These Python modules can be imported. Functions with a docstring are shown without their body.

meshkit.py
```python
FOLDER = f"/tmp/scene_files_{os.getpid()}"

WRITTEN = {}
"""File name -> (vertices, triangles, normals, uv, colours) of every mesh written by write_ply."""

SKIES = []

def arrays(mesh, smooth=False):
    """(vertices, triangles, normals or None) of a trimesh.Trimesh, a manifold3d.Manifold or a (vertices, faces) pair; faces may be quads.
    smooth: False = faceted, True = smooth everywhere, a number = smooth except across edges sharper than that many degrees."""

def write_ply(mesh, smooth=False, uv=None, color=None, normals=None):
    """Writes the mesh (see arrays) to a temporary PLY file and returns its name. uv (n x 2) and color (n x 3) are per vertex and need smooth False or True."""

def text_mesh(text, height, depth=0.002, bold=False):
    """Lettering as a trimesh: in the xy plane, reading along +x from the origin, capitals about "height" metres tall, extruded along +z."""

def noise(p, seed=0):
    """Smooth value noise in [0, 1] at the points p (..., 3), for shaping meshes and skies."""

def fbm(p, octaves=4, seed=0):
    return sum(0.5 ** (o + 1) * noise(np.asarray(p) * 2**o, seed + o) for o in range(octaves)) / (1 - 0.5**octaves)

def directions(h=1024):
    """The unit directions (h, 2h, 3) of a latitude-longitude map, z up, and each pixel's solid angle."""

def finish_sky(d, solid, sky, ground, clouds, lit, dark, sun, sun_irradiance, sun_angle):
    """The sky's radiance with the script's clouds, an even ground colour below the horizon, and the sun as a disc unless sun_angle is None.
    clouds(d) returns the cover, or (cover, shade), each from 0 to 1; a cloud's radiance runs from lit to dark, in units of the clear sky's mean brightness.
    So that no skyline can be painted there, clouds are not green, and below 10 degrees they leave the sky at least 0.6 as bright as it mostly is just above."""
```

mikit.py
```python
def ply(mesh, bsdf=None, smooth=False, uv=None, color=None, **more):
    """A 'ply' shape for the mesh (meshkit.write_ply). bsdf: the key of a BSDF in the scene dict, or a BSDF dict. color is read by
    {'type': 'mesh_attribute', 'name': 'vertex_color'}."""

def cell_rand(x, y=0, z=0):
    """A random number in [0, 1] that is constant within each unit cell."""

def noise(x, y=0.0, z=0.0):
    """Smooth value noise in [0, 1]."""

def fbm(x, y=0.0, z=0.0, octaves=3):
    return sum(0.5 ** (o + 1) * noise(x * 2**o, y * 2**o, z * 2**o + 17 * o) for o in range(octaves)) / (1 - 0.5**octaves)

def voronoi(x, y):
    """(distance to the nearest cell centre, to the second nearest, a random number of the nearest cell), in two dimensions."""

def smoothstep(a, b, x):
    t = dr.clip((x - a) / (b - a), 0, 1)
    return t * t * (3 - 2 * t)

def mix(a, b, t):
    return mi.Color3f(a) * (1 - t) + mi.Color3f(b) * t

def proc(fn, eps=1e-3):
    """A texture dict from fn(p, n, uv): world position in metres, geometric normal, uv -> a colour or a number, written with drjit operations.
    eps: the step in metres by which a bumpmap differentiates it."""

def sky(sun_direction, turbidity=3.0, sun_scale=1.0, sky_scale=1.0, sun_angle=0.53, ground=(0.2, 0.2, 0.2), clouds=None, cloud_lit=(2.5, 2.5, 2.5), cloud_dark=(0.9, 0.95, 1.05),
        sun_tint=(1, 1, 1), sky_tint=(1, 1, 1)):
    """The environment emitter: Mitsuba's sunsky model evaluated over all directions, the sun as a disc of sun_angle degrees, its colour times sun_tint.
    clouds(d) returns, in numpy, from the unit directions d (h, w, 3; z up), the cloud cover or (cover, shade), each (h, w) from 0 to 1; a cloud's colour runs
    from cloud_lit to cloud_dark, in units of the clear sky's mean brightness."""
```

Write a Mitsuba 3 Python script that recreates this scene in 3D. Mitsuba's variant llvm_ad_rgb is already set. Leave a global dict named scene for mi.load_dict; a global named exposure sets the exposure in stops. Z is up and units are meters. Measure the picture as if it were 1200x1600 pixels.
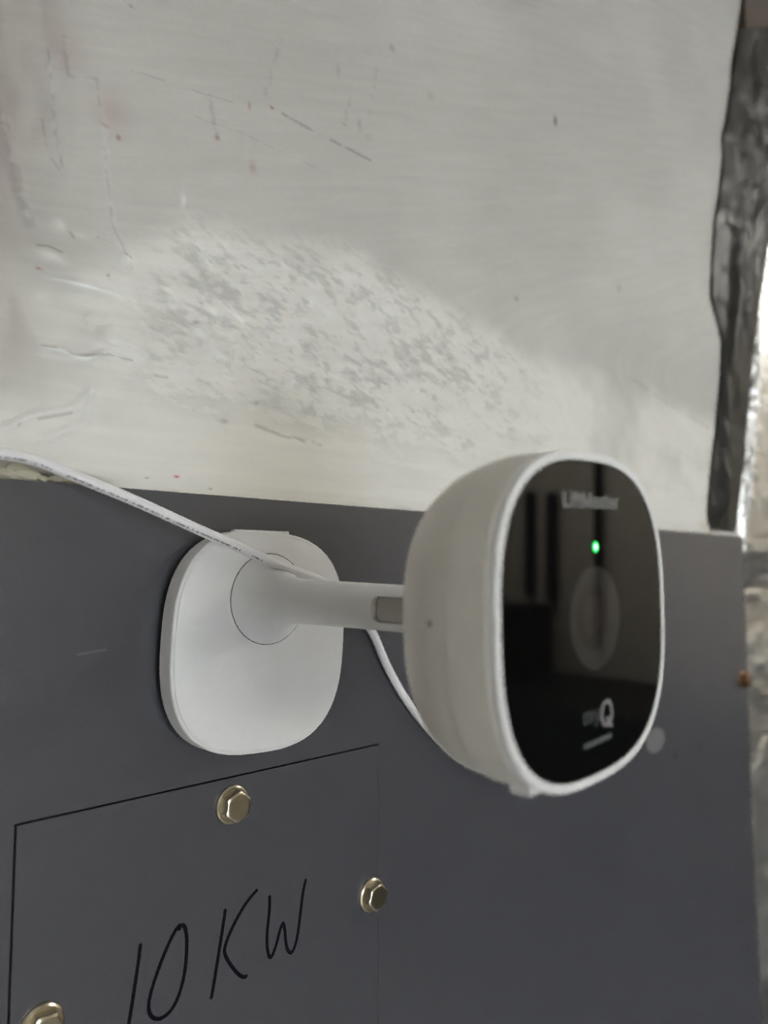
import math
import numpy as np
import trimesh
import mitsuba as mi
import drjit as dr
import mikit
import meshkit
from shapely.geometry import Polygon, LineString, box
from shapely.ops import unary_union

T = mi.ScalarTransform4f
scene, labels = {}, {}
exposure = 6.12
HZ = 1.62            # height of the camera mount's centre above the floor; x = 0 there, y = 0 is the face of the grey panel, y < 0 is the room

# ---------------------------------------------------------------- camera
_r = np.array([0.71196405, -0.70220865, 0.00319504])
_u = np.array([-0.05193836, -0.04812135, 0.99749022])
_f = np.array([0.70029251, 0.71034312, 0.07073224])
_m = np.eye(4)
_m[:3, 0], _m[:3, 1], _m[:3, 2], _m[:3, 3] = -_r, _u, _f, (-0.1306346, -0.18681, HZ + 0.0211463)
scene['camera'] = {'type': 'thinlens', 'fov': 2 * math.degrees(math.atan(0.5)), 'fov_axis': 'x', 'to_world': T(_m),
                   'aperture_radius': 0.0013, 'focus_distance': 0.215, 'near_clip': 0.01, 'far_clip': 100.0}

# ---------------------------------------------------------------- light: a dull sky through the added doorway, and an added ceiling batten
scene['sky'] = mikit.sky((0.2, -0.5, 0.8), turbidity=6.0, sun_scale=0.0, sky_scale=1.0, sky_tint=(1.12, 1.0, 0.84), ground=(0.36, 0.36, 0.36))
ADDED_LAMP_POWER = 0.62


# ---------------------------------------------------------------- helpers
def rgb(r, g, b):
    return {'type': 'rgb', 'value': [r, g, b]}


def principled(color, roughness=0.5, **more):
    c = color if isinstance(color, dict) else rgb(*color)
    return {'type': 'twosided', 'b': {'type': 'principled', 'base_color': c, 'roughness': roughness, **more}}


def put(key, mesh, bsdf, smooth=False, label=None, category=None, group=None, kind=None, uv=None, **more):
    scene[key] = mikit.ply(mesh, bsdf, smooth=smooth, uv=uv, **more)
    note(key, label, category, group, kind)
    return key


def note(key, label=None, category=None, group=None, kind=None):
    d = {k: v for k, v in (('label', label), ('category', category), ('group', group), ('kind', kind)) if v}
    if d:
        labels[key] = d


def bx(x0, x1, y0, y1, z0, z1):
    m = trimesh.creation.box(extents=(x1 - x0, y1 - y0, z1 - z0))
    m.apply_translation(((x0 + x1) / 2, (y0 + y1) / 2, (z0 + z1) / 2))
    return m


def bevel_box(x0, x1, y0, y1, z0, z1, r):
    pts = [(x + sx, y + sy, z + sz) for x in (x0, x1) for y in (y0, y1) for z in (z0, z1)
           for sx, sy, sz in [((r if x == x0 else -r), 0, 0), (0, (r if y == y0 else -r), 0), (0, 0, (r if z == z0 else -r))]]
    return trimesh.convex.convex_hull(np.array(pts))


def wall_plate(poly, y_front, y_back):
    """A polygon in (x, z) as a slab between two y; the front faces the room."""
    m = trimesh.creation.extrude_polygon(poly, y_back - y_front, engine='earcut')
    v = m.vertices
    return trimesh.Trimesh(np.stack([v[:, 0], y_front + v[:, 2], v[:, 1]], 1), m.faces[:, ::-1], process=False)


def squircle(a, b, n, count=160):
    t = np.linspace(0, 2 * np.pi, count, endpoint=False)
    t = t + 0.0
    c, s = np.cos(t), np.sin(t)
    r = (np.abs(c / a) ** n + np.abs(s / b) ** n) ** (-1 / n)
    return np.stack([r * c, r * s], 1)


def loft(rings, cap0=True, cap1=True):
    """Closed rings (n, 3) of equal count joined into a skin; caps are fans."""
    n = len(rings[0])
    v = np.concatenate(rings)
    i = np.arange(n)
    f = []
    for k in range(len(rings) - 1):
        a, b = k * n + i, k * n + (i + 1) % n
        f += [np.stack([a, b, b + n], 1), np.stack([a, b + n, a + n], 1)]
    if cap0:
        v = np.vstack([v, rings[0].mean(0)])
        f.append(np.stack([(i + 1) % n, i, np.full(n, len(v) - 1)], 1))
    if cap1:
        v = np.vstack([v, rings[-1].mean(0)])
        o = (len(rings) - 1) * n
        f.append(np.stack([o + i, o + (i + 1) % n, np.full(n, len(v) - 1)], 1))
    return trimesh.Trimesh(v, np.concatenate(f), process=False)


def spline(points, count):
    p = np.asarray(points, float)
    from scipy.interpolate import CubicSpline
    d = np.r_[0, np.cumsum(np.linalg.norm(np.diff(p, axis=0), axis=1) ** 0.5)]
    return CubicSpline(d, p, axis=0)(np.linspace(0, d[-1], count))


def tube(points, radius, sides=20):
    p = np.asarray(points, float)
    t = np.gradient(p, axis=0)
    t /= np.linalg.norm(t, axis=1, keepdims=True)
    ref = np.array([0, -1.0, 0])
    rings, uv = [], []
    along = np.r_[0, np.cumsum(np.linalg.norm(np.diff(p, axis=0), axis=1))]
    ang = np.linspace(0, 2 * np.pi, sides + 1)
    for q, d, s in zip(p, t, along):
        a = ref - d * (ref @ d)
        a /= np.linalg.norm(a)
        b = np.cross(d, a)
        rings.append(q + radius * (np.cos(ang)[:, None] * a + np.sin(ang)[:, None] * b))
        uv.append(np.stack([np.full(sides + 1, s), ang / (2 * np.pi)], 1))
    n = sides + 1
    f = []
    for k in range(len(p) - 1):
        i = np.arange(sides)
        a, b = k * n + i, k * n + i + 1
        f += [np.stack([a, b, b + n], 1), np.stack([a, b + n, a + n], 1)]
    return trimesh.Trimesh(np.concatenate(rings), np.concatenate(f), process=False), np.concatenate(uv)


def mm(points, y=0.0):
    """Millimetres in the panel's plane to world points."""
    p = np.asarray(points, float) / 1000
    return np.stack([p[:, 0], np.full(len(p), y), p[:, 1] + HZ], 1)


# ---------------------------------------------------------------- materials
def blob(X, Z, x, z, rx, rz, turn=0.0):
    c, s = math.cos(turn), math.sin(turn)
    a, b = X - x, Z - z
    return dr.exp(-(dr.square((c * a + s * b) / rx) + dr.square((-s * a + c * b) / rz)))


def stroke(X, Z, pts, w):
    best = mi.Float(1e9)
    for (x0, z0), (x1, z1) in zip(pts, pts[1:]):
        dx, dz = x1 - x0, z1 - z0
        t = dr.clip(((X - x0) * dx + (Z - z0) * dz) / (dx * dx + dz * dz), 0, 1)
        best = dr.minimum(best, dr.square(X - x0 - t * dx) + dr.square(Z - z0 - t * dz))
    return dr.exp(-best / (w * w))


def wall_color(p, n, uv):
    X, Z = p.x * 1000, (p.z - HZ) * 1000
    tilt = 0.36 * mikit.smoothstep(60, 140, Z)
    streak = mikit.fbm((X + Z * 0.3) * 0.035 + 9, (Z - tilt * X) * 0.5 + 5, 3, octaves=3)
    broad = mikit.fbm(X * 0.012, Z * 0.016, 1, octaves=3)
    grain = mikit.noise(X * 0.9, Z * 1.3, 7)
    col = mikit.mix((0.555, 0.545, 0.515), (0.61, 0.60, 0.57), mikit.smoothstep(0.3, 0.7, broad))
    col = col * (0.945 + 0.11 * streak) * (0.985 + 0.03 * grain)
    # the whiter second coat brushed along the bottom, dabbed thin at its upper edge
    warp = (mikit.fbm(X * 0.05, Z * 0.06, 11, octaves=3) - 0.5) * 26
    top = 112 + 16 * dr.exp(-dr.square((X - 45) / 90)) - 22 * mikit.smoothstep(-20, -60, X) + warp * 0.5
    cover = mikit.smoothstep(6, -10, Z - top)
    dab = 0.5 * mikit.fbm(X * 0.34 + 3, Z * 0.80 + (X * 0.16), 21, octaves=3) + 0.5 * mikit.fbm(X * 0.13, Z * 0.30 + X * 0.07, 23, octaves=3)
    dab2 = mikit.fbm(X * 0.06, Z * 0.05, 22, octaves=2)
    solid = mikit.smoothstep(85, 55, Z + warp * 0.7)
    rough = mikit.smoothstep(-48, -20, X) * mikit.smoothstep(230, 90, X)
    body = dr.maximum(solid, mikit.smoothstep(0.20, 0.70, 0.57 + rough * 1.5 * (dab - 0.5) + 0.55 * (dab2 - 0.48)))
    col = mikit.mix(col, mi.Color3f(0.80, 0.785, 0.74) * (0.95 + 0.10 * streak), cover * body * 0.9 * (1 - 0.45 * blob(X, Z, 10, 71, 13, 6) - 0.35 * blob(X, Z, -18, 84, 16, 4)))
    # stains and scuffs
    grey = mi.Color3f(0.27, 0.25, 0.23)
    pink = mi.Color3f(0.46, 0.34, 0.33)
    red = mi.Color3f(0.36, 0.16, 0.16)
    breakup = mikit.smoothstep(0.3, 0.65, mikit.fbm(X * 0.35, Z * 0.5, 31, octaves=2))
    left = mikit.smoothstep(-46, -80, X) * mikit.smoothstep(-150, -95, X) * mikit.smoothstep(48, 80, Z)
    swirl = mikit.fbm(X * 0.09 + 2 * mikit.noise(X * 0.05, Z * 0.03, 5), Z * 0.03, 33, octaves=3)
    col = mikit.mix(col, (0.33, 0.30, 0.275), left * (0.55 + 0.4 * mikit.smoothstep(0.45, 0.7, swirl)))
    col = mikit.mix(col, pink, 0.45 * blob(X, Z, -45.1, 141, 5.0, 5.5) + 0.35 * blob(X, Z, -59, 152, 6, 5) + 0.30 * blob(X, Z, -71, 120, 4, 14))
    for (x, z, rx, rz, k) in ((-43.1, 134.6, .7, .8, .7), (-47, 136.3, 1.2, .5, .4), (-0.3, 142.6, 1.2, 2.0, .35), (-1.8, 161.7, .6, 1.2, .5), (-12.8, 147, .8, .8, .6), (-62.4, 93.5, .7, .35, .8), (6.6, 164.7, .8, .5, .9)):
        col = mikit.mix(col, red, k * blob(X, Z, x, z, rx, rz))
    col = mikit.mix(col, mi.Color3f(0.55, 0.10, 0.20), 0.95 * blob(X, Z, -23.9, 45.6, .8, .38))
    for (x, z, rx, rz, k) in ((168.2, 229, 1.3, 2.2, 1.0), (59.7, 210.7, 1.5, 1.2, .55), (135.9, 135.9, 1.5, 1.2, .6), (225.3, 164.1, 2.2, 1.8, .5), (-40.6, 172.7, .8, .5, .6), (-32.7, 44.5, .7, .25, .6),
                              (-13, 43, .6, .3, .7), (-19, 90, 1.0, .5, .5), (-9, 63, 1.4, .8, .5), (2, 70, 1, .8, .5), (81, 202, 2, 1.6, .3), (44, 175, 1.2, 2.2, .35), (34, 190, 1.2, 2.0, .3), (37, 172, 1.2, .6, .4)):
        col = mikit.mix(col, mi.Color3f(0.16, 0.14, 0.10) if k == 1.0 else grey, k * blob(X, Z, x, z, rx, rz))
    for pts, w, k in ((((6.6, 164.7), (23.4, 164.0), (49.6, 164.3)), 0.55, .75), (((235.6, 119.2), (283.2, 111.3)), 0.9, .5), (((300, 110), (330.2, 105.4)), 1.0, .8), (((2.3, 63.3), (11.9, 61.5), (27.3, 60.3)), 0.7, .6),
                      (((-49.6, 146.7), (-48.5, 140.2), (-44.2, 110.6), (-38.5, 100.2)), 0.45, .35), (((-58.2, 154.6), (-57, 145), (-49.6, 147.6)), 0.6, .45), (((-62, 149.4), (-59.8, 130.3), (-57, 118.9)), 0.45, .5),
                      (((-62.9, 131.5), (-61.1, 123.2), (-57, 118.9)), .4, .4), (((-72.5, 128.2), (-70.1, 121.2), (-67.5, 111), (-65, 103.9)), 1.2, .5), (((-40, 155), (-20, 158), (-8, 160)), .35, .4),
                      (((40, 188), (37, 172)), 1.2, .3), (((-22, 150), (-5, 152), (30, 152)), .3, .3), (((-16, 158), (-12.8, 147)), 1.0, .35), (((10, 190), (4, 168)), 1.0, .3), (((52, 200), (48, 172)), 1.3, .25)):
        col = mikit.mix(col, grey, 0.75 * k * stroke(X, Z, pts, w) * breakup)
    # thick white lumps, and dark crescents of shade painted along them
    for (x, z, rx, rz, k) in ((-60, 97, 4.0, 1.5, .9), (-58, 106, 1.8, 1.9, .8), (-40.4, 101.5, 1.1, 1.2, .9), (-23.8, 124, .9, 2.2, .8), (-50, 91.3, 7, .7, .9), (-45, 88, 4, 1.2, .5), (28, 103, 1.4, 1.6, .6), (-62, 86, 2.6, 2.4, .5), (-52, 105, 2, .8, .5)):
        col = mikit.mix(col, (0.80, 0.785, 0.74), 0.75 * k * blob(X, Z, x, z, rx, rz))
    for pts, w, k in ((((-63, 99.2), (-60, 99.8), (-57, 99.2)), .35, .9), (((-41.6, 103.3), (-38.5, 103)), .35, .8), (((-47.5, 106), (-46, 105)), .5, .9), (((-45, 96.5), (-44.4, 96.1)), .5, .8), (((-55, 105), (-54, 104)), .35, .7),
                      (((-61, 74.6), (-56, 74.8), (-53, 73.6), (-45, 75.6), (-38, 75.2)), .45, .7), (((-31, 72.5), (-26, 72.6)), .5, .5), (((-49.5, 84.5), (-46.5, 81.5), (-45, 84)), 1.6, .3), (((-20, 65), (-15, 62)), .7, .5), (((-71.6, 51.6), (-62.7, 56), (-53.5, 59)), .4, .55)):
        col = mikit.mix(col, (0.22, 0.20, 0.17), 0.6 * k * stroke(X, Z, pts, w) * mikit.smoothstep(0.25, 0.55, breakup))
    # raw edge at the bottom left; cable shade and dark crevices painted into it
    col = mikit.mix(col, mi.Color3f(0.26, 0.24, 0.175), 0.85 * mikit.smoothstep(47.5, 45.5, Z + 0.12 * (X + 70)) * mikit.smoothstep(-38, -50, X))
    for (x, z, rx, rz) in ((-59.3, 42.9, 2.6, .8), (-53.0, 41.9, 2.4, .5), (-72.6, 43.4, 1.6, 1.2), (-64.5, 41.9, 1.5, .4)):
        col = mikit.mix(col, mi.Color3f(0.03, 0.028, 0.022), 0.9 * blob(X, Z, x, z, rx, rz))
    col = mikit.mix(col, mi.Color3f(0.50, 0.42, 0.33), 0.6 * blob(X, Z, 328, 46, 12, 3))
    return col


def panel_color(p, n, uv):
    X, Z = p.x * 1000, (p.z - HZ) * 1000
    c = mi.Color3f(0.062, 0.0625, 0.073) * (0.97 + 0.06 * mikit.noise(X * 1.7, Z * 1.7, 3)) * (0.95 + 0.1 * mikit.fbm(X * 0.02, Z * 0.03, 8, octaves=2))
    c = mikit.mix(c, (0.20, 0.20, 0.205), 0.75 * mikit.smoothstep(1.15, 0.85, dr.sqrt(dr.square((X - 249) / 10) + dr.square((Z + 67) / 6.2))))
    c = mikit.mix(c, (0.03, 0.03, 0.032), 0.9 * blob(X, Z, 270.6, -78.7, 2.0, 1.8) + 0.45 * blob(X, Z, 301, -77.9, 3.2, 2.2))
    c = mikit.mix(c, (0.18, 0.18, 0.18), 0.5 * stroke(X, Z, ((-51, -0.5), (-44, 0.2)), 0.25))
    return c


def panel_bump(p, n, uv):
    return mikit.noise(p.x * 900, p.z * 900, 2) * 0.5 + 0.5 * mikit.noise(p.x * 330, p.z * 330, 4)


def cable_color(p, n, uv):
    # small dark print along one side of the jacket
    u, v = uv.x * 1000, uv.y
    glyph = mikit.cell_rand(dr.floor(u / 0.42), 3)
    row = mikit.cell_rand(dr.floor(u / 0.42), dr.floor(v * 46), 5)
    word = mikit.cell_rand(dr.floor(u / 3.4), 7)
    band = dr.select((v > 0.085) & (v < 0.15), 1.0, 0.0)
    on = dr.select(p.x < 0.02, band, 0.0) * dr.select(word > 0.30, 1.0, 0.0) * dr.select(glyph > 0.22, 1.0, 0.0) * dr.select(row > 0.35, 1.0, 0.35)
    return mikit.mix((0.78, 0.77, 0.79), (0.10, 0.09, 0.11), on * 0.75)


def room_color(p, n, uv):
    f = mikit.fbm(p.x * 2.1 + p.y * 1.3, p.z * 2.3, 5, octaves=4)
    return mikit.mix((0.50, 0.46, 0.39), (0.62, 0.575, 0.50), f)


def concrete_color(p, n, uv):
    return mikit.mix((0.20, 0.195, 0.18), (0.32, 0.31, 0.29), mikit.fbm(p.x * 3, p.y * 3, 1, octaves=5))


def strip_rough(p, n, uv):
    return 0.26 + 0.32 * mikit.fbm(p.x * 60, p.z * 30, 2, octaves=2)


def foil_rough(p, n, uv):
    return 0.26 + 0.2 * mikit.fbm(p.y * 40, p.z * 40, 2, octaves=2)


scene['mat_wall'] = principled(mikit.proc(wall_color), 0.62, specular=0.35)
scene['mat_panel'] = {'type': 'twosided', 'b': {'type': 'bumpmap', 'arbitrary': mikit.proc(panel_bump, eps=2e-4), 'scale': 0.00002,
                      'bsdf': {'type': 'principled', 'base_color': mikit.proc(panel_color), 'roughness': 0.30, 'specular': 0.80}}}
scene['mat_white'] = principled((0.745, 0.745, 0.745), 0.38)
scene['mat_shell_shaded'] = principled((0.64, 0.615, 0.575), 0.42)  # white plastic darkened and warmed; the body's shade is put into the colour
scene['mat_slot_shade'] = principled((0.42, 0.41, 0.38), 0.5)  # grey of the slot floor, shade put into the colour
scene['mat_groove'] = principled((0.16, 0.16, 0.15), 0.6)
scene['mat_gap'] = principled((0.012, 0.012, 0.014), 0.7)
scene['mat_gloss'] = {'type': 'twosided', 'b': {'type': 'plastic', 'diffuse_reflectance': rgb(0.0030, 0.0030, 0.0031), 'int_ior': 1.5, 'specular_reflectance': rgb(.6, .6, .6)}}
scene['mat_lens_ring'] = {'type': 'twosided', 'b': {'type': 'plastic', 'diffuse_reflectance': rgb(0.034, 0.032, 0.029), 'int_ior': 1.5, 'specular_reflectance': rgb(.6, .6, .6)}}
scene['mat_lens'] = {'type': 'twosided', 'b': {'type': 'plastic', 'diffuse_reflectance': rgb(0.028, 0.025, 0.022), 'int_ior': 1.5, 'specular_reflectance': rgb(.6, .6, .6)}}
scene['mat_lens_core'] = {'type': 'twosided', 'b': {'type': 'plastic', 'diffuse_reflectance': rgb(0.034, 0.029, 0.026), 'int_ior': 1.5, 'specular_reflectance': rgb(.6, .6, .6)}}
scene['mat_print'] = principled((0.20, 0.20, 0.20), 0.5)
scene['mat_print_blue'] = principled((0.075, 0.088, 0.09), 0.5)
scene['mat_cable'] = principled(mikit.proc(cable_color), 0.42)
scene['mat_brass'] = {'type': 'twosided', 'b': {'type': 'principled', 'base_color': rgb(0.70, 0.63, 0.48), 'metallic': 1.0, 'roughness': 0.24}}
scene['mat_copper'] = {'type': 'twosided', 'b': {'type': 'principled', 'base_color': rgb(0.34, 0.19, 0.095), 'metallic': 1.0, 'roughness': 0.3}}
scene['mat_ink'] = principled((0.006, 0.004, 0.008), 0.8, specular=0.1)
scene['mat_strip'] = {'type': 'twosided', 'b': {'type': 'principled', 'base_color': rgb(0.026, 0.0255, 0.0225), 'roughness': mikit.proc(strip_rough), 'specular': 0.22}}
scene['mat_foil'] = {'type': 'twosided', 'b': {'type': 'principled', 'base_color': rgb(0.80, 0.80, 0.79), 'metallic': 1.0, 'roughness': mikit.proc(foil_rough)}}
scene['mat_brown'] = principled((0.105, 0.080, 0.062), 0.7)
scene['mat_room'] = principled(mikit.proc(room_color), 0.8)
scene['mat_ceiling'] = principled((0.62, 0.61, 0.58), 0.85)
scene['mat_floor'] = principled(mikit.proc(concrete_color), 0.7)
scene['mat_tan'] = principled((0.30, 0.235, 0.175), 0.8)
scene['mat_dark'] = principled((0.010, 0.011, 0.013), 0.5)
scene['mat_dark_cloth'] = principled((0.022, 0.022, 0.025), 0.9)
scene['mat_frame'] = principled((0.55, 0.54, 0.51), 0.5)
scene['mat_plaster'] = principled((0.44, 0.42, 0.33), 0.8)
scene['mat_fitting'] = principled((0.7, 0.7, 0.7), 0.5)

# ---------------------------------------------------------------- the room
X0, X1, YF, YB, ZC = -3.1, 2.7, -2.8, 0.34, 2.62
put('floor', bx(X0 - .1, X1 + .1, YF - .1, YB + .1, -0.1, 0), 'mat_floor', kind='structure', label='grey concrete floor of the room')
put('ceiling', bx(X0 - .1, X1 + .1, YF - .1, YB + .1, ZC, ZC + .1), 'mat_ceiling', kind='structure', label='pale plain ceiling of the room')
put('wall_left', bx(X0 - .1, X0, YF, YB, 0, ZC), 'mat_tan', kind='structure', label='beige wall on the left side of the room')
put('wall_right', bx(X1, X1 + .1, YF, YB, 0, ZC), 'mat_room', kind='structure', label='beige wall on the right side of the room')
# an added, unseen doorway, placed and sized to shape the key light
DX0, DX1, DZ = -1.05, 0.05, 2.05
put('wall_front', wall_plate(Polygon([(X0, 0), (DX0, 0), (DX0, DZ), (DX1, DZ), (DX1, 0), (X1, 0), (X1, ZC), (X0, ZC)]), YF - .1, YF), 'mat_room', kind='structure', label='beige wall with the added doorway, opposite the white painted wall')
put('added_door_1', wall_plate(Polygon([(DX0, 0.002), (DX0 + .05, 0.002), (DX0 + .05, DZ - .05), (DX1 - .05, DZ - .05), (DX1 - .05, 0.002), (DX1, 0.002), (DX1, DZ), (DX0, DZ)]), YF - .12, YF + .02), 'mat_frame', kind='structure', label='pale frame of the added doorway that lets in the key light')
put('wall_back', bx(0.376, X1, YB, YB + .1, 0, ZC), 'mat_room', kind='structure', label='dim wall behind the foil at the right')


# the white painted wall: relief of brush marks, dabs and lumps
def wall_relief(X, Z):
    P = lambda a, b, s: np.stack([X * a, Z * b, np.full_like(X, s)], -1)
    h = 0.30 * (meshkit.fbm(np.stack([(X + .3 * Z) * .03, (Z - .36 * np.clip((Z - 60) / 80, 0, 1) * X) * .5, 1 + 0 * X], -1), 3, 1) - .5) + 0.5 * (meshkit.fbm(P(.02, .02, 2.), 3, 2) - .5)
    w = (meshkit.fbm(P(.05, .06, 11.), 3, 7) - .5) * 26
    top = 114 + 16 * np.exp(-((X - 45) / 90) ** 2) - 20 * np.clip((-20 - X) / 40, 0, 1)
    zone = np.clip((top - Z + w * .4) / 12, 0, 1) * np.clip((Z - 62) / 16, 0, 1) * np.clip((250 - X) / 120, .25, 1) * np.clip((X + 70) / 35, .35, 1)
    dab = meshkit.fbm(np.stack([X * .20, Z * .36 + X * .1, 0 * X], -1), 3, 5)
    h += zone * 0.42 * np.clip((dab - .40) / .2, 0, 1)
    h += 0.22 * np.clip((top - Z) / 8, 0, 1)
    def bump(x, z, rx, rz, k, turn=0.):
        c, s = math.cos(turn), math.sin(turn)
        a, b = X - x, Z - z
        return k * np.exp(-((c * a + s * b) / rx) ** 2 - ((-s * a + c * b) / rz) ** 2)
    h += bump(-60, 97, 4.5, 1.7, 1.3, -.15) + bump(-58, 106, 1.8, 1.8, .9) + bump(-40.4, 102, 1.1, 1.2, .8) + bump(-23.8, 124, .9, 2.2, .8) + bump(-53, 91.5, 8, 1.0, .9, -.05)
    h += bump(-45, 92, 6, .8, .5) - bump(-47.7, 83, 5, 3, .8) + bump(28, 103, 1.2, 1.5, .7) + bump(-62, 86, 2.5, 2.5, .6)
    def ridge(pts, w_, k):
        d = np.full(X.shape, 1e9)
        for (x0, z0), (x1, z1) in zip(pts, pts[1:]):
            t = np.clip(((X - x0) * (x1 - x0) + (Z - z0) * (z1 - z0)) / ((x1 - x0) ** 2 + (z1 - z0) ** 2), 0, 1)
            d = np.minimum(d, (X - x0 - t * (x1 - x0)) ** 2 + (Z - z0 - t * (z1 - z0)) ** 2)
        return k * np.exp(-d / w_ ** 2)
    h += ridge([(-74, 52), (-69.8, 52.7), (-62.7, 57), (-53.5, 59.9), (-48.8, 65.6)], 1.0, .7) + ridge([(-48.8, 65.6), (-49.3, 57.3), (-61, 51)], 1.1, .6)
    h += ridge([(-61.7, 73.7), (-55.5, 74.1), (-50, 73), (-44.9, 76.3), (-38, 75)], .7, .6) + ridge([(-72.5, 128), (-70, 121), (-67.5, 111), (-65, 104)], 1.3, .8)
    h += ridge([(-49.6, 146.7), (-48.5, 140.2), (-44.2, 110.6), (-38.5, 100.2)], .8, .35) + ridge([(-58.2, 154.6), (-57, 145), (-49.6, 147.6)], .9, .4) + ridge([(-62, 149.4), (-59.8, 130.3), (-57, 118.9)], .7, .35)
    h += ridge([(235, 119), (283, 111.3), (330, 105)], 1.3, .3)
    return h * np.where(X < 60, 1.5, 1.0)


WALL_Y = 0.0030
gx = np.r_[np.linspace(-3100, -160, 14), np.arange(-120, 110, .8), np.arange(110, 373, 1.3), 374.0]
gz = np.r_[np.arange(40.5, 215, .8), np.arange(215, 460, 1.6), np.linspace(480, 1000, 6)]
GX, GZ = np.meshgrid(gx, gz, indexing='ij')
H = wall_relief(GX, GZ) * np.clip((GX + 160) / 40, 0, 1) * np.clip((480 - GZ) / 40, 0, 1)
XE = np.interp(GZ, [0, 300, 360, 391, 418, 460, 1000], [374, 374, 384, 396.5, 406, 421, 421])
GX = np.where(GX > 330, 330 + (GX - 330) * (XE - 330) / 44, GX)
V = np.stack([GX / 1000, WALL_Y - H / 1000, GZ / 1000 + HZ], -1)
nx, nz = GX.shape
idx = np.arange(nx * nz).reshape(nx, nz)
a_, b_, c_, d_ = idx[:-1, :-1].ravel(), idx[1:, :-1].ravel(), idx[1:, 1:].ravel(), idx[:-1, 1:].ravel()
F = np.vstack([np.stack([a_, b_, c_], 1), np.stack([a_, c_, d_], 1)])
edge = np.r_[idx[:, 0], idx[-1, 1:], idx[::-1, -1][1:], idx[0, ::-1][1:-1]]
back = V.reshape(-1, 3)[edge].copy()
back[:, 1] = YB
vv = np.vstack([V.reshape(-1, 3), back])
e2 = np.arange(len(edge)) + nx * nz
en, e2n = np.roll(edge, -1), np.roll(e2, -1)
F = np.vstack([F, np.stack([edge, e2, e2n], 1), np.stack([edge, e2n, en], 1)])
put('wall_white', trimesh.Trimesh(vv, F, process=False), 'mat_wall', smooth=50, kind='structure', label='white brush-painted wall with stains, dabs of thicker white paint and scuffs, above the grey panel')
put('wall_lower', bx(-3.1, 0.370, 0.0032, YB, 0, HZ + 0.0400), 'mat_room', kind='structure', label='plain wall behind the grey panel')

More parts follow.
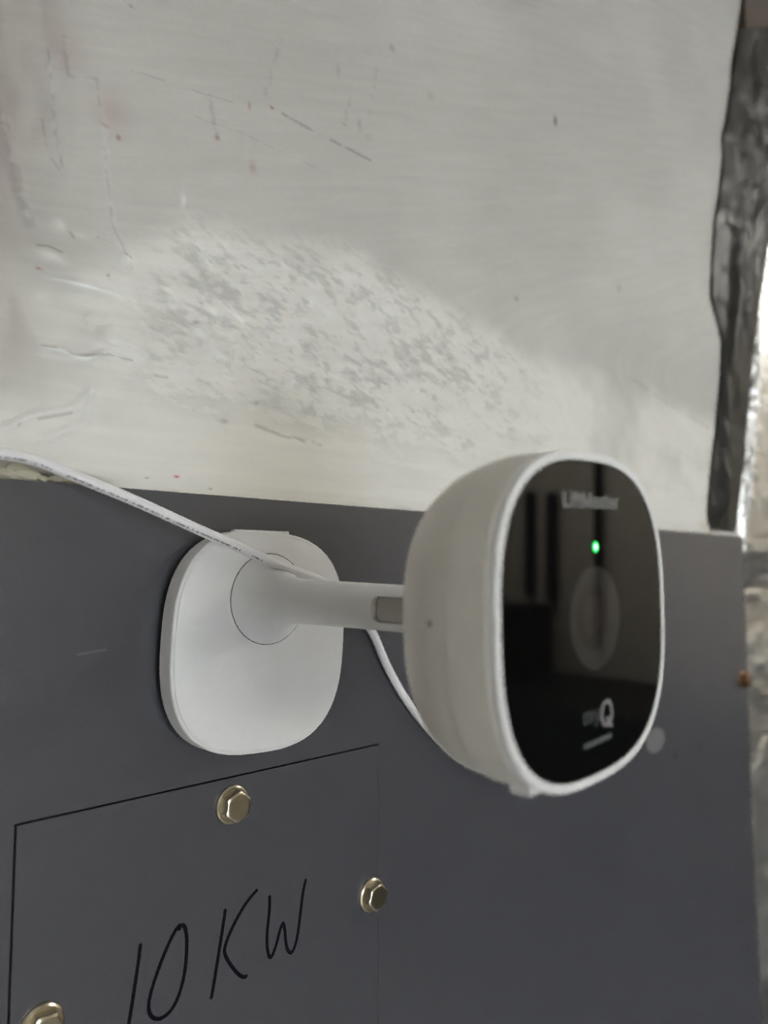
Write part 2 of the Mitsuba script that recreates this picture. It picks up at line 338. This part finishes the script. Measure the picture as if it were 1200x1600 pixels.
# broken crumbs of plaster along the wall's lower left edge
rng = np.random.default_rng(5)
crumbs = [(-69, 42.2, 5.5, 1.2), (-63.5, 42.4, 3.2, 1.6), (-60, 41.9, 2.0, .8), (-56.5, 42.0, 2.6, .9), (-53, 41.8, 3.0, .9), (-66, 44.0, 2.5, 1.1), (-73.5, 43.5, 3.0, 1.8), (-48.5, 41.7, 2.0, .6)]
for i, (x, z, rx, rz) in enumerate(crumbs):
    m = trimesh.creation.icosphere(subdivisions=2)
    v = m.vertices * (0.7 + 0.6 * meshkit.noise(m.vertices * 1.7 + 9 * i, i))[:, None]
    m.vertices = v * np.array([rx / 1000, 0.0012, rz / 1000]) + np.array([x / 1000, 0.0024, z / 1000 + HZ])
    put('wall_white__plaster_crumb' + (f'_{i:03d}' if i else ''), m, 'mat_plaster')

# ---------------------------------------------------------------- the grey metal panel
hole = [(-64.4, -37.7), (51.5, -37.7), (51.5, -150), (-64.4, -150)]
outer = Polygon([(-300, -900), (381, -900), (380.5, -250), (374.2, -140), (373.4, 38.5), (371.5, 40.9), (-300, 41.1)], [hole])
s = lambda g: Polygon(np.array(g.exterior.coords) / 1000 + [0, HZ], [np.array(r.coords) / 1000 + [0, HZ] for r in g.interiors])
put('metal_panel__front_sheet', wall_plate(s(outer), 0.0, 0.0029), 'mat_panel')
put('metal_panel__return_flange', bx(.3705, .3729, 0.0030, 0.030, HZ - .9, HZ + .0400), 'mat_panel')
grom = trimesh.creation.torus(.0024, .0009, major_sections=40, minor_sections=14)
grom.apply_transform(trimesh.transformations.rotation_matrix(np.pi / 2, [1, 0, 0]))
grom.apply_translation((.1322, -.0002, HZ - .0621))
put('metal_panel__cable_grommet', grom, 'mat_dark', smooth=True, label='black rubber ring where the cable enters the panel')
note('metal_panel', 'dark grey painted sheet metal panel below the white wall, carrying the security camera', 'metal panel')
# the cover closes the opening; a dark gap is left along its top and left edges
cov = Polygon([(-63.75, -38.25), (51.5, -38.25), (51.5, -150), (-63.75, -150)])
put('cover_plate__plate', wall_plate(s(cov), 0.00012, 0.0026), 'mat_panel')
put('metal_panel__opening_gap', wall_plate(s(Polygon(hole)), 0.0026, 0.0029), 'mat_gap', label='dark gap around the cover plate')
ink = [[(-32.6, -74.8), (-33.5, -82), (-35.2, -92.9), (-36.2, -99)],
       [(-21.6, -74.3), (-20.6, -73.6), (-19.6, -75.7), (-19.4, -82.7), (-20.6, -89.2), (-23.7, -94.2), (-27.5, -94.7), (-29.7, -92.1), (-29.6, -88.4), (-27.4, -82.5), (-24.1, -76.2), (-21.7, -73.4)],
       [(-7.5, -73.9), (-9.3, -84.3), (-11.4, -95.4)], [(2.9, -71.5), (-4.1, -77.8), (-7.4, -83.6), (-7.3, -85.6), (-4.4, -90.5), (-1.3, -93.7), (-0.2, -93.9)],
       [(7.5, -74.6), (7.3, -80.4), (6.8, -85), (7.2, -89.9), (8.2, -91.7), (10.2, -88.5), (12.5, -83.5), (13.4, -87.6), (14.2, -91.3), (15.5, -92.9), (17.1, -91.3), (18.9, -83), (20.9, -73.6)]]
for name, ids in (('digit', (0,)), ('digit_001', (1,)), ('letter', (2, 3)), ('letter_001', (4,))):
    shape = unary_union([LineString(spline(ink[k], 60)).buffer(0.50) for k in ids])
    parts = [trimesh.creation.extrude_polygon(g, 1.0, engine='earcut') for g in getattr(shape, 'geoms', [shape])]
    m = trimesh.util.concatenate(parts)
    v = m.vertices
    m = trimesh.Trimesh(np.stack([v[:, 0] / 1000, 0.00006 + v[:, 2] * 0.0001, v[:, 1] / 1000 + HZ], 1), m.faces[:, ::-1], process=False)
    put('cover_plate__' + name, m, 'mat_ink')
for k, t_ in (('digit', '1'), ('digit_001', '0'), ('letter', 'K'), ('letter_001', 'W')):
    note('cover_plate__' + k, f'{t_} handwritten in black marker')
note('cover_plate', 'flat grey cover plate set in the panel, with 10KW handwritten in black marker', 'cover plate')


# ---------------------------------------------------------------- hexagon head screws with washer flange
def ring_at(r, y, count=48):
    t = np.linspace(0, 2 * np.pi, count, endpoint=False)
    return np.stack([r * np.cos(t), np.full(count, y), r * np.sin(t)], 1)


def hex_ring(r, y, soft=0.0, count=48):
    t = np.linspace(0, 2 * np.pi, count, endpoint=False)
    w = (t + np.pi / 6) % (np.pi / 3) - np.pi / 6
    rr = np.minimum(r * 0.866 / np.cos(w), r * (1 - soft))
    return np.stack([rr * np.cos(t), np.full(count, y), rr * np.sin(t)], 1)


def fix(m):
    m = trimesh.Trimesh(m.vertices, m.faces, process=False)
    if m.volume < 0:
        m.invert()
    return m


flange = fix(loft([ring_at(.00460, .0), ring_at(.0047, -.0003), ring_at(.0046, -.0007), ring_at(.0042, -.00100)]))
head = fix(loft([hex_ring(.0039, -.00095), hex_ring(.0039, -.0032, .005), hex_ring(.0039, -.0036, .06), ring_at(.00322, -.00382), ring_at(.0029, -.00386), ring_at(.0024, -.00386), ring_at(.0018, -.00384)]))
bolts = [(-6.0, -45.5, .00012, 8, 'brass hex screw on the cover plate just under its top edge', 'mat_brass'), (48.2, -85.6, .00012, 20, 'brass hex screw right of the handwritten W', 'mat_brass'),
         (-56.9, -84.9, .00012, 35, 'brass hex screw at the left edge of the cover plate, left of the handwritten 1', 'mat_brass'), (365.6, -48.0, 0, 10, 'copper coloured screw at the right edge of the grey panel', 'mat_copper')]
for i, (x, z, y, turn, text, mat) in enumerate(bolts):
    key = 'hex_screw' + (f'_{i:03d}' if i else '')
    place = T().translate([x / 1000, y, z / 1000 + HZ]).rotate([0, 1, 0], turn).scale([1.13, 1.0, 1.13])
    put(key + '__flange', flange, mat, smooth=25, to_world=place)
    put(key + '__head', head, mat, smooth=25, to_world=place)
    note(key, text, 'screw', 'hex screws in the grey panel')

# ---------------------------------------------------------------- the security camera
# built at drawing size, then set 2 mm off the panel on its mounting bracket
MOUNT = T().translate([-.0014, -.0020, .0002 + HZ]).scale(.9893).translate([0, 0, -HZ])
def cam_put(key, mesh, bsdf, **more):
    return put(key, mesh, bsdf, to_world=MOUNT, **more)


# base plate: a rounded square, 6.8 mm thick, turned a little on the wall
PA, PB, PN, PT = .0296, .03105, 2.75, .00681
rot = -0.0514


def plate_ring(inset, y, count=200):
    o = squircle(PA - inset, PB - inset, PN, count)
    c, s_ = math.cos(rot), math.sin(rot)
    return np.stack([c * o[:, 0] - s_ * o[:, 1], np.full(count, y), s_ * o[:, 0] + c * o[:, 1] + HZ], 1)


rings = [plate_ring(.0012, -.0001), plate_ring(.0004, -.0003), plate_ring(.0004, -.0009), plate_ring(0, -.0011)]
rings += [plate_ring(.0007 * (1 - math.cos(t)), -(PT - .0007) - .0007 * math.sin(t)) for t in np.linspace(0, np.pi / 2, 7)]
rings += [plate_ring(k * .001, -PT - .0001 - .0019 * (1 - (1 - min(k / 15, 1)) ** 2)) for k in (1.0, 1.6, 2.4, 3.4, 4.6, 6, 8, 10, 12)]
ARM_Z = .01197
arm_c = np.array([-.0006, 0, HZ + ARM_Z])


def arm_ring(r, out, tilt=0.0, count=200):
    t = np.linspace(0, 2 * np.pi, count, endpoint=False)
    return arm_c + np.stack([r * np.cos(t), np.full(count, -PT - out), r * np.sin(t) - tilt], 1)


# front face runs from the rounded edge to the circular seam round the arm's foot
rings += [arm_ring(.0131, .00196), arm_ring(.0129, .00199), arm_ring(.0127, .00199)]
plate = fix(loft(rings, cap1=True))
cam_put('security_camera__base_plate', plate, 'mat_white', smooth=35)
cam_put('security_camera__mounting_bracket', fix(loft([plate_ring(.0050, .00195), plate_ring(.0050, -.0005)])), 'mat_groove', label='dark mounting bracket behind the base plate')
cam_put('security_camera__base_plate__seam', fix(loft([arm_ring(.01290, .0018), arm_ring(.01290, .00203), arm_ring(.0124, .00203), arm_ring(.0124, .0018)], True, True)), 'mat_groove')
tab = bevel_box(-.0085, .0105, -.0032, -.0010, HZ + .0290, HZ + .03150, .0003)
cam_put('security_camera__base_plate__mounting_tab', tab, 'mat_white')
# arm: bell-shaped foot running into a slim tapering tube
prof = [(.01262, .00150), (.01262, .0022), (.0125, .0024)]
for h in np.linspace(.0028, .016, 22):
    prof.append((.0060 + .0066 * max(0, 1 - (h - .0022) / .0145) ** 2.3, h))
prof += [(.00590, .022), (.00575, .035), (.00555, .050), (.0054, .066), (.0054, .074)]
arm = fix(loft([arm_ring(r, h, 0.0008 * h / .07, 96) for r, h in prof]))
import manifold3d as m3


def to_man(m):
    m = trimesh.Trimesh(m.vertices, m.faces)
    m.merge_vertices()
    return m3.Manifold(m3.Mesh(np.asarray(m.vertices, np.float32), np.asarray(m.faces, np.uint32)))


def from_man(man):
    q = man.to_mesh()
    return trimesh.Trimesh(np.array(q.vert_properties[:, :3]), np.array(q.tri_verts), process=False)


# the hinge slot: a shallow pocket on the side that faces left, open towards the body
slot_sec = Polygon([(-.0720, -.0034), (-.0720, .0026), (-.0562, .0026), (-.0562, -.0034)]).buffer(-.0016).buffer(.0016)
sl = trimesh.creation.extrude_polygon(slot_sec, .003, engine='earcut')
v = sl.vertices
slot = trimesh.Trimesh(np.stack([-.0070 + v[:, 2], v[:, 0], v[:, 1] + HZ + ARM_Z - .0004], 1), sl.faces[:, ::-1])
slot = fix(slot)
arm_cut = from_man(to_man(arm) - to_man(slot))
cam_put('security_camera__arm', arm_cut, 'mat_white', smooth=30)

pad = trimesh.creation.extrude_polygon(slot_sec.buffer(-.0003), .002, engine='earcut')
pv = pad.vertices
cam_put('security_camera__arm__slot_shade_block', fix(trimesh.Trimesh(np.stack([-.0046 + pv[:, 2], pv[:, 0], pv[:, 1] + HZ + ARM_Z - .0004], 1), pad.faces[:, ::-1])), 'mat_slot_shade')  # added dark block in the slot; its grey stands in for shade

# body: local frame u (right), w (into the wall), v (up); centre of the front face
BM = np.array([[0.9984997, -0.0420553, -0.0350668], [0.0417692, 0.9990881, -0.0088508], [0.0354071, 0.0073728, 0.9993458]])
BC = np.array([0, -.1106941, .0119678 + HZ])
BA, BB, BN = .03216, .03099, 2.778


def loc(points):
    return np.asarray(points, float) @ BM.T + BC


def body_ring(inset, w, scale=1.0, dz=0.0, count=200):
    o = squircle(BA - inset, BB - inset, BN, count) * scale
    return loc(np.stack([o[:, 0], np.full(count, w), o[:, 1] + dz], 1))


# rim: a rounded lip around the glass
q = np.linspace(0, np.pi / 2, 7)
rim = [body_ring(.00165, .0011), body_ring(.00165, .0003), body_ring(.0016, .0000), body_ring(.0014, -.0001)]
rim += [body_ring(.0004 * (1 - math.sin(t)), .0003 - .0004 * math.cos(t)) for t in q]
rim += [body_ring(0, .0011), body_ring(.0001, .0016), body_ring(.0006, .0017), body_ring(.003, .0017)]
cam_put('security_camera__front_rim', fix(loft(rim, cap0=True, cap1=True)), 'mat_white', smooth=30)
# shell: short straight band, then a deep dome
sh = [body_ring(.0010, .0015), body_ring(.00025, .0017), body_ring(.00005, .0020), body_ring(0, .006, 1.001)]
sh += [body_ring(0, .0095, 1.001), body_ring(.0001, .0104), body_ring(.0004, .0108, 1.0)]
for d in np.linspace(0.03, 1, 34):
    k = (1 - d ** 2.05) ** (1 / 1.95)
    sh.append(body_ring(.0005, .0107 + .0245 * d, max(k, .02) * .999, -.0012 * d))
cam_put('security_camera__body_shell', fix(loft(sh)), 'mat_shell_shaded', smooth=24)
# small microphone hole on the left of the dome
mic = trimesh.creation.icosphere(subdivisions=2, radius=.00048)
mic.apply_translation(loc([(-.03128, .01405, .0004)])[0])
cam_put('security_camera__body_shell__microphone_hole', mic, 'mat_groove', smooth=True)
foot = bevel_box(-.0108, -.0060, .0017, .0058, -.0290, -.0250, .0005)
foot.vertices = loc(foot.vertices + [-.0098, 0, 0])
cam_put('security_camera__bottom_tab', foot, 'mat_white', label='small white tab under the camera body')
# glass
gl = [body_ring(.00170, .0012), body_ring(.00170, .00035), body_ring(.0018, .0002)]
cam_put('security_camera__glass_panel', fix(loft(gl)), 'mat_gloss', label='glossy black front glass with lens and lettering')


def disc(cx, cz, r0, w0, w1, r_in=0.0, count=64):
    t = np.linspace(0, 2 * np.pi, count, endpoint=False)
    c = lambda r, w: loc(np.stack([cx + r * np.cos(t), np.full(count, w), cz + r * np.sin(t)], 1))
    return fix(loft([c(r0, w0), c(r0, w1)]))


cam_put('security_camera__glass_panel__lens_ring', disc(.0013, -.0004, .0098, .00021, .00016), 'mat_lens_ring', label='dim grey ring of the lens behind the glass')
cam_put('security_camera__glass_panel__lens', disc(.0002, -.0001, .0062, .00017, .00013), 'mat_lens', label='dark round lens')
cam_put('security_camera__glass_panel__lens_core', disc(-.0004, .0002, .0036, .00014, .00010), 'mat_lens_core')
cam_put('security_camera__glass_panel__status_light', disc(.0018, .0130, .00105, .00021, .00012, count=32), None, label='lit green status light', emitter={'type': 'area', 'radiance': rgb(0.0004, 0.020, 0.0025)})
cam_put('security_camera__glass_panel__status_light_core', disc(.0018, .0130, .00058, .00013, .00006, count=32), None, emitter={'type': 'area', 'radiance': rgb(0.02, 0.06, 0.03)})


def letters(text, height, cx, cz, key, mat, bold=False, width=None, label=None):
    m = meshkit.text_mesh(text, height, depth=.00008, bold=bold)
    v = m.vertices.copy()
    w = v[:, 0].max() - v[:, 0].min()
    k = (width / w) if width else 1.0
    v[:, 0] = (v[:, 0] - v[:, 0].min() - w / 2) * k + cx
    P = loc(np.stack([v[:, 0], .00021 - v[:, 2], v[:, 1] + cz], 1))
    cam_put(key, trimesh.Trimesh(P, m.faces, process=False), mat, label=label)


letters('LiftMaster', .0027, .0011, .0205, 'security_camera__glass_panel__brand_lettering', 'mat_print', bold=True, width=.0218, label='pale brand lettering at the top of the glass')
letters('my', .0029, -.0012, -.0197, 'security_camera__glass_panel__logo_letters', 'mat_print_blue', width=.0062)
letters('Q', .0048, .0046, -.0213, 'security_camera__glass_panel__logo_capital', 'mat_print', bold=True, width=.0050)
cap = wall_plate(Polygon([(-.0045, -.0241), (.0062, -.0239), (.0062, -.0229), (-.0045, -.0231)]), .00013, .00021)
cap.vertices = loc(cap.vertices)
cam_put('security_camera__glass_panel__caption_line', cap, 'mat_print_blue', label='thin pale caption line under the logo')
note('security_camera', 'white security camera with black glass front and green light, mounted on the grey panel', 'security camera')

# ---------------------------------------------------------------- the cable
R = .00138
pts = [(-.200, -.0044, .0450), (-.130, -.0045, .0450), (-.0985, -.0046, .0452), (-0.0798, -0.0046, 0.0458), (-0.0721, -0.0048, 0.0461), (-0.0654, -0.0056, 0.0454), (-0.0585, -0.0068, 0.0431), (-0.0513, -0.0080, 0.0405), (-0.0396, -0.0096, 0.0362), (-0.0270, -0.0112, 0.0312), (-0.0185, -0.0130, 0.0278), (-0.0098, -0.0152, 0.0241), (-0.0018, -0.0160, 0.0212), (0.0071, -0.0148, 0.0189), (0.0171, -0.0122, 0.0162), (0.0276, -0.0085, 0.0118), (.0360, -.0045, .0070), (.0452, -.0024, .0005), (.0518, -.0020, -.0098), (.0642, -.0018, -.0261), (.0809, -.0018, -.0416), (.0990, -.0022, -.0530), (.1180, -.0045, -.0590), (.1260, -.0046, -.0608), (.1315, -.0006, -.0620)]
P = spline(np.array(pts) + [0, 0, HZ], 420)
cab, cuv = tube(P, R)
put('power_cable', cab, 'mat_cable', smooth=True, uv=cuv, label='thin white cable with tiny dark print, running from the wall across the camera base', category='cable')

# ---------------------------------------------------------------- black plastic strip along the wall's right edge
sl_l = [(392.5, 391), (384.5, 366.8), (374.0, 341.6), (364.8, 315.6), (357.6, 301.8), (358.8, 289.4), (349.7, 258.5), (341.5, 239.1), (336.0, 212.8), (332.5, 187.7), (342.1, 173.9), (347.2, 162.9), (343.5, 138.0), (333.7, 104.8), (329.1, 92.6), (323.3, 72.8), (318.5, 53.6), (320.7, 46.9), (323, 45.5)]
sl_r = [(560, 391), (500, 320), (445.3, 254.3), (429.8, 221.8), (416.3, 191.1), (404.5, 162.0), (394.7, 125.6), (377.4, 73.1), (366.5, 43.2)]
sl_l, sl_r = np.array(sl_l) + [6.0, 0], np.array(sl_r)
zs = np.linspace(43.3, 391, 300)
xl = np.interp(zs, sl_l[::-1, 1], sl_l[::-1, 0])
xr = np.interp(zs, sl_r[::-1, 1], sl_r[::-1, 0])
us = np.linspace(0, 1, 60)
SX = xl[:, None] + (xr - xl)[:, None] * us[None]
SZ = zs[:, None] + 0 * SX
SZ = SZ + np.clip((SZ - 300) / 91, 0, 1) * np.clip(SX - 396, 0, 120) * .545
pp = np.stack([SX * .035, SZ * .022, 0 * SX], -1)
fold = 5.0 * (np.abs(meshkit.fbm(pp, 3, 3) - .5) * 2) + 2.4 * meshkit.fbm(pp * 3.1, 3, 9)
fold += 4.0 * np.exp(-((SX - (SZ * .22 + 326)) / 7) ** 2) * np.clip((270 - SZ) / 60, 0, 1)
env = np.sin(np.pi * np.clip(us, 0, 1)) ** .5
SY = 2.0 - fold * env[None] * np.clip((SZ - 43) / 14, .15, 1)
front_v = np.stack([SX / 1000, SY / 1000, SZ / 1000 + HZ], -1)
back_v = front_v + [0, .0005, 0]
n0, n1 = SX.shape
ii = np.arange(n0 * n1).reshape(n0, n1)
a_, b_, c_, d_ = ii[:-1, :-1].ravel(), ii[:-1, 1:].ravel(), ii[1:, 1:].ravel(), ii[1:, :-1].ravel()
FF = np.vstack([np.stack([a_, b_, c_], 1), np.stack([a_, c_, d_], 1)])
nn = n0 * n1
ed = np.r_[ii[:, 0][::-1], ii[0, 1:], ii[1:, -1], ii[-1, ::-1][1:-1]]
en = np.roll(ed, -1)
FF = np.vstack([FF, FF[:, ::-1] + nn, np.stack([ed, ed + nn, en + nn], 1), np.stack([ed, en + nn, en], 1)])
put('plastic_strip', trimesh.Trimesh(np.vstack([front_v.reshape(-1, 3), back_v.reshape(-1, 3)]), FF, process=False), 'mat_strip', smooth=45, label='crumpled glossy black plastic strip along the right edge of the white wall', category='plastic sheet')
board = bevel_box(.4235, .70, .006, .026, HZ + .3450, HZ + .62, .0015)
put('brown_board', board, 'mat_brown', label='brown board in the top right corner, above the black plastic strip', category='board')

# ---------------------------------------------------------------- crumpled foil at the right
nu, nv = 150, 420
uu, vv_ = np.meshgrid(np.linspace(0, 1, nu), np.linspace(-420, 330, nv), indexing='ij')
# plan view of the sheet: beside the panel, then a narrow fold that faces the doorway and widens upwards, then the flat run outwards
fold_w = np.clip((vv_ - 26) / 90, 0.02, 1.6) * .011
low = np.clip((34 - vv_) / 30, 0, 1)
ax, ay = .500 - .016 * low, .046 + .013 * low
FX = np.where(uu < .35, .404 + (ax - .404) * uu / .35, np.where(uu < .5, ax + .70 * fold_w * (uu - .35) / .15, ax + .70 * fold_w + (uu - .5) / .5 * .17))
FY = np.where(uu < .35, .140 + (ay - .140) * uu / .35, np.where(uu < .5, ay - .71 * fold_w * (uu - .35) / .15, ay - .71 * fold_w - (uu - .5) / .5 * .020))
cp = np.stack([uu * 6, vv_ * .026, 0 * uu], -1)
cr = .009 * np.clip((uu - .5) / .2, 0, 1) * (np.abs(meshkit.fbm(cp, 4, 12) - .5) * 2) + .004 * np.exp(-((uu - .42) / .1) ** 2) * np.clip((vv_ - 22) / 60, 0, 1) * np.abs(meshkit.fbm(np.stack([uu * 9, vv_ * .06, 0 * uu], -1), 3, 19) - .5) * 2 + .0015 * np.abs(meshkit.fbm(cp * 3.7, 3, 14) - .5) * 2
FX2, FY2 = FX - cr * .85, FY - cr * .5
fv = np.stack([FX2, FY2, vv_ / 1000 + HZ], -1)
bv = fv + [.0006, .0004, 0]
ii = np.arange(nu * nv).reshape(nu, nv)
a_, b_, c_, d_ = ii[:-1, :-1].ravel(), ii[1:, :-1].ravel(), ii[1:, 1:].ravel(), ii[:-1, 1:].ravel()
FF = np.vstack([np.stack([a_, b_, c_], 1), np.stack([a_, c_, d_], 1)])
nn = nu * nv
ed = np.r_[ii[:, 0], ii[-1, 1:], ii[::-1, -1][1:], ii[0, ::-1][1:-1]]
en = np.roll(ed, -1)
FF = np.vstack([FF, FF[:, ::-1] + nn, np.stack([ed, ed + nn, en + nn], 1), np.stack([ed, en + nn, en], 1)])
put('foil_insulation', trimesh.Trimesh(np.vstack([fv.reshape(-1, 3), bv.reshape(-1, 3)]), FF, process=False), 'mat_foil', smooth=50, label='crumpled silver foil insulation at the right edge, behind the grey panel and black plastic strip', category='foil insulation')

# ---------------------------------------------------------------- what the black glass mirrors: the far side of the room
put('storage_cabinet__body', bevel_box(2.05, 2.69, -2.6, -.5, 0, 1.16, .03), 'mat_dark')
put('storage_cabinet__top', bevel_box(2.0, 2.69, -2.65, -.45, 1.161, 1.20, .01), 'mat_dark')
note('storage_cabinet', 'low black storage cabinet mirrored at the bottom of the camera glass', 'cabinet')
put('storage_crate', bevel_box(2.30, 2.68, -2.40, -1.56, 1.201, 1.47, .02), 'mat_dark_cloth', label='dark crate on the storage cabinet, mirrored at the left of the camera glass', category='crate')
for i, (y, w, z0, z1) in enumerate(((-1.66, .030, 1.50, 1.93), (-1.56, .035, 1.48, 1.92), (-1.36, .018, 1.3, 2.61), (-1.86, .018, 1.48, 2.61))):
    m = bevel_box(2.655, 2.698, y - w / 2, y + w / 2, z0, z1, .008)
    put('hanging_strap' + (f'_{i:03d}' if i else ''), m, 'mat_dark_cloth', label=('short dark strap on the left of a pair', 'short dark strap on the right of a pair', 'long thin dark strap right of the short pair', 'long thin dark strap left of the short pair')[i] + ', mirrored in the camera glass', category='strap', group='dark straps mirrored in the glass')

# added batten lamp, unseen, set near the right wall to brighten it
LX, LY = 1.95, -1.5
put('added_lamp__housing', bevel_box(LX - .06, LX + .06, LY - .62, LY + .62, ZC - .05, ZC - .001, .006), 'mat_fitting')
put('added_lamp__diffuser', bevel_box(LX - .045, LX + .045, LY - .60, LY + .60, ZC - .085, ZC - .051, .01), None, emitter={'type': 'area', 'radiance': rgb(ADDED_LAMP_POWER, ADDED_LAMP_POWER * .97, ADDED_LAMP_POWER * .90)})
note('added_lamp', 'added unseen ceiling lamp that brightens the right side of the room', 'lamp')
